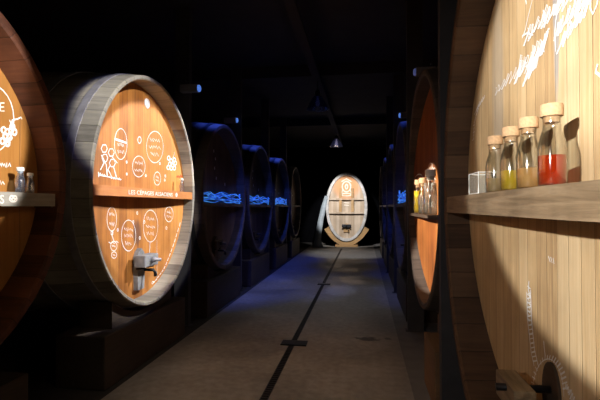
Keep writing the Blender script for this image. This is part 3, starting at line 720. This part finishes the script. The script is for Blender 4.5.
# spotlight housings on the posts
def fixture(x, y, z, dirx, label, lens='lens_blue'):
    t = thing('spotlight', label, 'spotlight', (x, y, z), 0, 'small box spotlights on the posts')
    obj('housing', bx(-.12, .12, -.05, .05, -.05, .05, bev=.01), 'housing', t)
    bm = bmesh.new(); lathe(bm, [(.001, 0), (.045, 0), (.045, .02), (.03, .03), (.001, .03)], 20, cap=False)
    for v in bm.verts: v.co = Vector((dirx * (.118 + v.co.z), v.co.x, v.co.y))
    obj('lens', bm, lens, t, True)
    bm = bmesh.new(); tube(bm, [(-dirx * .08, 0.0, .045), (-dirx * .08, .0, .12), (-dirx * .08, .10, .12)], .01, 8); obj('bracket', bm, 'dark_metal', t)
fixture(-2.26, 5.38, 3.16, 1, 'small grey box spotlight with blue lens, high on the nearest left post')
fixture(-2.50, 7.90, 3.25, 1, 'small grey box spotlight above the first blue-rimmed cask on the left')
fixture(.78, 5.55, 3.30, -1, 'grey box light high on the right above the rust-orange cask', 'lens_dim')
fixture(.80, 8.05, 3.28, -1, 'small blue dot of a spotlight above the dark right-hand casks')
# pendant lamps
def pendant(y, z, label, bulb, r=.22):
    t = thing('pendant_lamp', label, 'lamp', (-.86, y, z), 0, 'pendant lamps over the aisle')
    bm = bmesh.new(); prof = [(.05, .26), (.07, .25), (.11, .20), (.155, .12), (.20, .03), (r, .0), (r - .006, .0), (.194, .03), (.149, .12), (.104, .20), (.064, .244), (.05, .25)]
    lathe(bm, prof, 32, cap=False); obj('lamp_shade', bm, 'lamp_glass', t, True)
    bm = bmesh.new(); lathe(bm, [(.05, .25), (.055, .26), (.055, .33), (.03, .37), (.012, .38)], 20); obj('socket', bm, 'dark_metal', t, True)
    bm = bmesh.new(); lathe(bm, [(.001, .06), (.03, .065), (.042, .10), (.035, .15), (.018, .20), (.018, .26)], 16); obj('bulb', bm, bulb, t, True)
    bm = bmesh.new(); tube(bm, [(0, 0, .37), (0, 0, 4.02 - z)], .008, 8); obj('cord', bm, 'dark_metal', t)
pendant(8.2, 3.48, 'bluish bell-shaped pendant lamp, nearer one over the aisle', 'bulb_dim')
pendant(14.1, 3.58, 'pendant lamp with pale glowing underside, farther one over the aisle', 'bulb_warm')
pendant(2.2, 3.6, 'unseen bell-shaped pendant lamp added above the viewer', 'bulb_dim')  # out of view, added to go with the near-floor fill

# ------------------------------------------------------------------ lights
def spot(loc, target, W, ang, col, blend=.08, r=.03):
    l = bpy.data.lights.new('spot', 'SPOT'); l.energy = W; l.color = col; l.spot_size = R(ang); l.spot_blend = blend; l.shadow_soft_size = r
    o = bpy.data.objects.new('spot_light', l); C.objects.link(o); o.location = loc
    o.rotation_euler = (Vector(target) - Vector(loc)).to_track_quat('-Z', 'Y').to_euler(); return o
def point(loc, W, col, r=.1):
    l = bpy.data.lights.new('point', 'POINT'); l.energy = W; l.color = col; l.shadow_soft_size = r
    o = bpy.data.objects.new('point_light', l); C.objects.link(o); o.location = loc; return o
WARM = (1.0, 0.90, 0.76); WHITE = (1.0, .95, .88); BLUE = (0.05, 0.12, 1.0)
spot((0.45, 5.9, 3.45), (-2.0, 4.66, 2.0), 1000, 31.3, WHITE)             # A2 front
spot((0.45, 5.9, 3.45), (-2.0, 4.66, 2.0), 90, 32.5, BLUE)
spot((0.3, 2.2, 3.6), (-1.83, 3.85, 2.29), 680, 29.2, (1, .93, .80), .06)             # A2 staves
spot((0.3, 2.2, 3.6), (-1.83, 3.85, 2.29), 90, 30.4, BLUE)
spot((0.45, 1.0, 2.6), (-2.43, 1.74, 2.19), 950, 35.2, WHITE)             # A1
spot((-1.6, -1.4, 2.3), (.54, .69, 2.14), 1120, 35.4, WHITE)
spot((-1.6, -1.4, 2.3), (.7, 1.6, 1.6), 120, 60, WHITE, 1)            # B1, wide soft fill added to lift its dimmer parts
spot((-1.6, -1.4, 2.3), (.35, 1.0, 2.38), 1050, 20, WHITE, .6)            # B1, upper
spot((-2.1, 3.3, 2.7), (.51, 4.6, 1.50), 1700, 21, WARM)                # B2
spot((-.86, 13.9, 3.45), (EX - .1, ED, 1.6), 1050, 39, (1, .98, .96), .3, .05)   # end cask
spot((-.86, 12.5, 3.9), (-.5, 14.8, 0), 380, 44, (.9, .93, 1), .8)      # floor by the end cask
for k in range(3):
    spot((-1.98, 6.2 + 2.47 * k, 4.0), (-2.25, 6.75 + 2.47 * k, 2.75), 260, 52, BLUE, .7)
for k in range(3):
    spot((.1, 6.4 + 2.47 * k, 3.9), (.6, 6.95 + 2.48 * k, 2.6), 130, 46, BLUE, .7)
spot((.3, 6.5, 3.4), (-2.1, 9.0, 0), 170, 56, (.12, .16, 1.0), 1)
spot((-.86, 2.2, 3.62), (-.86, 3.9, 0), 110, 58, (1.0, .80, .62), 1, .15)  # warm fill added for the near floor, at the unseen pendant
spot((-.86, 8.2, 3.46), (-.86, 8.0, 0), 70, 92, (.85, .90, 1.0), 1, .15)
point((-.86, 14.1, 3.5), 3, (1.0, .8, .6), .1)
w = bpy.data.worlds.new('world'); SC.world = w; w.use_nodes = True
w.node_tree.nodes['Background'].inputs[0].default_value = (.5, .6, 1, 1); w.node_tree.nodes['Background'].inputs[1].default_value = .002
vs = SC.view_settings; vs.view_transform = 'Standard'; vs.look = 'None'; vs.gamma = 1; vs.exposure = 0; vs.use_curve_mapping = False
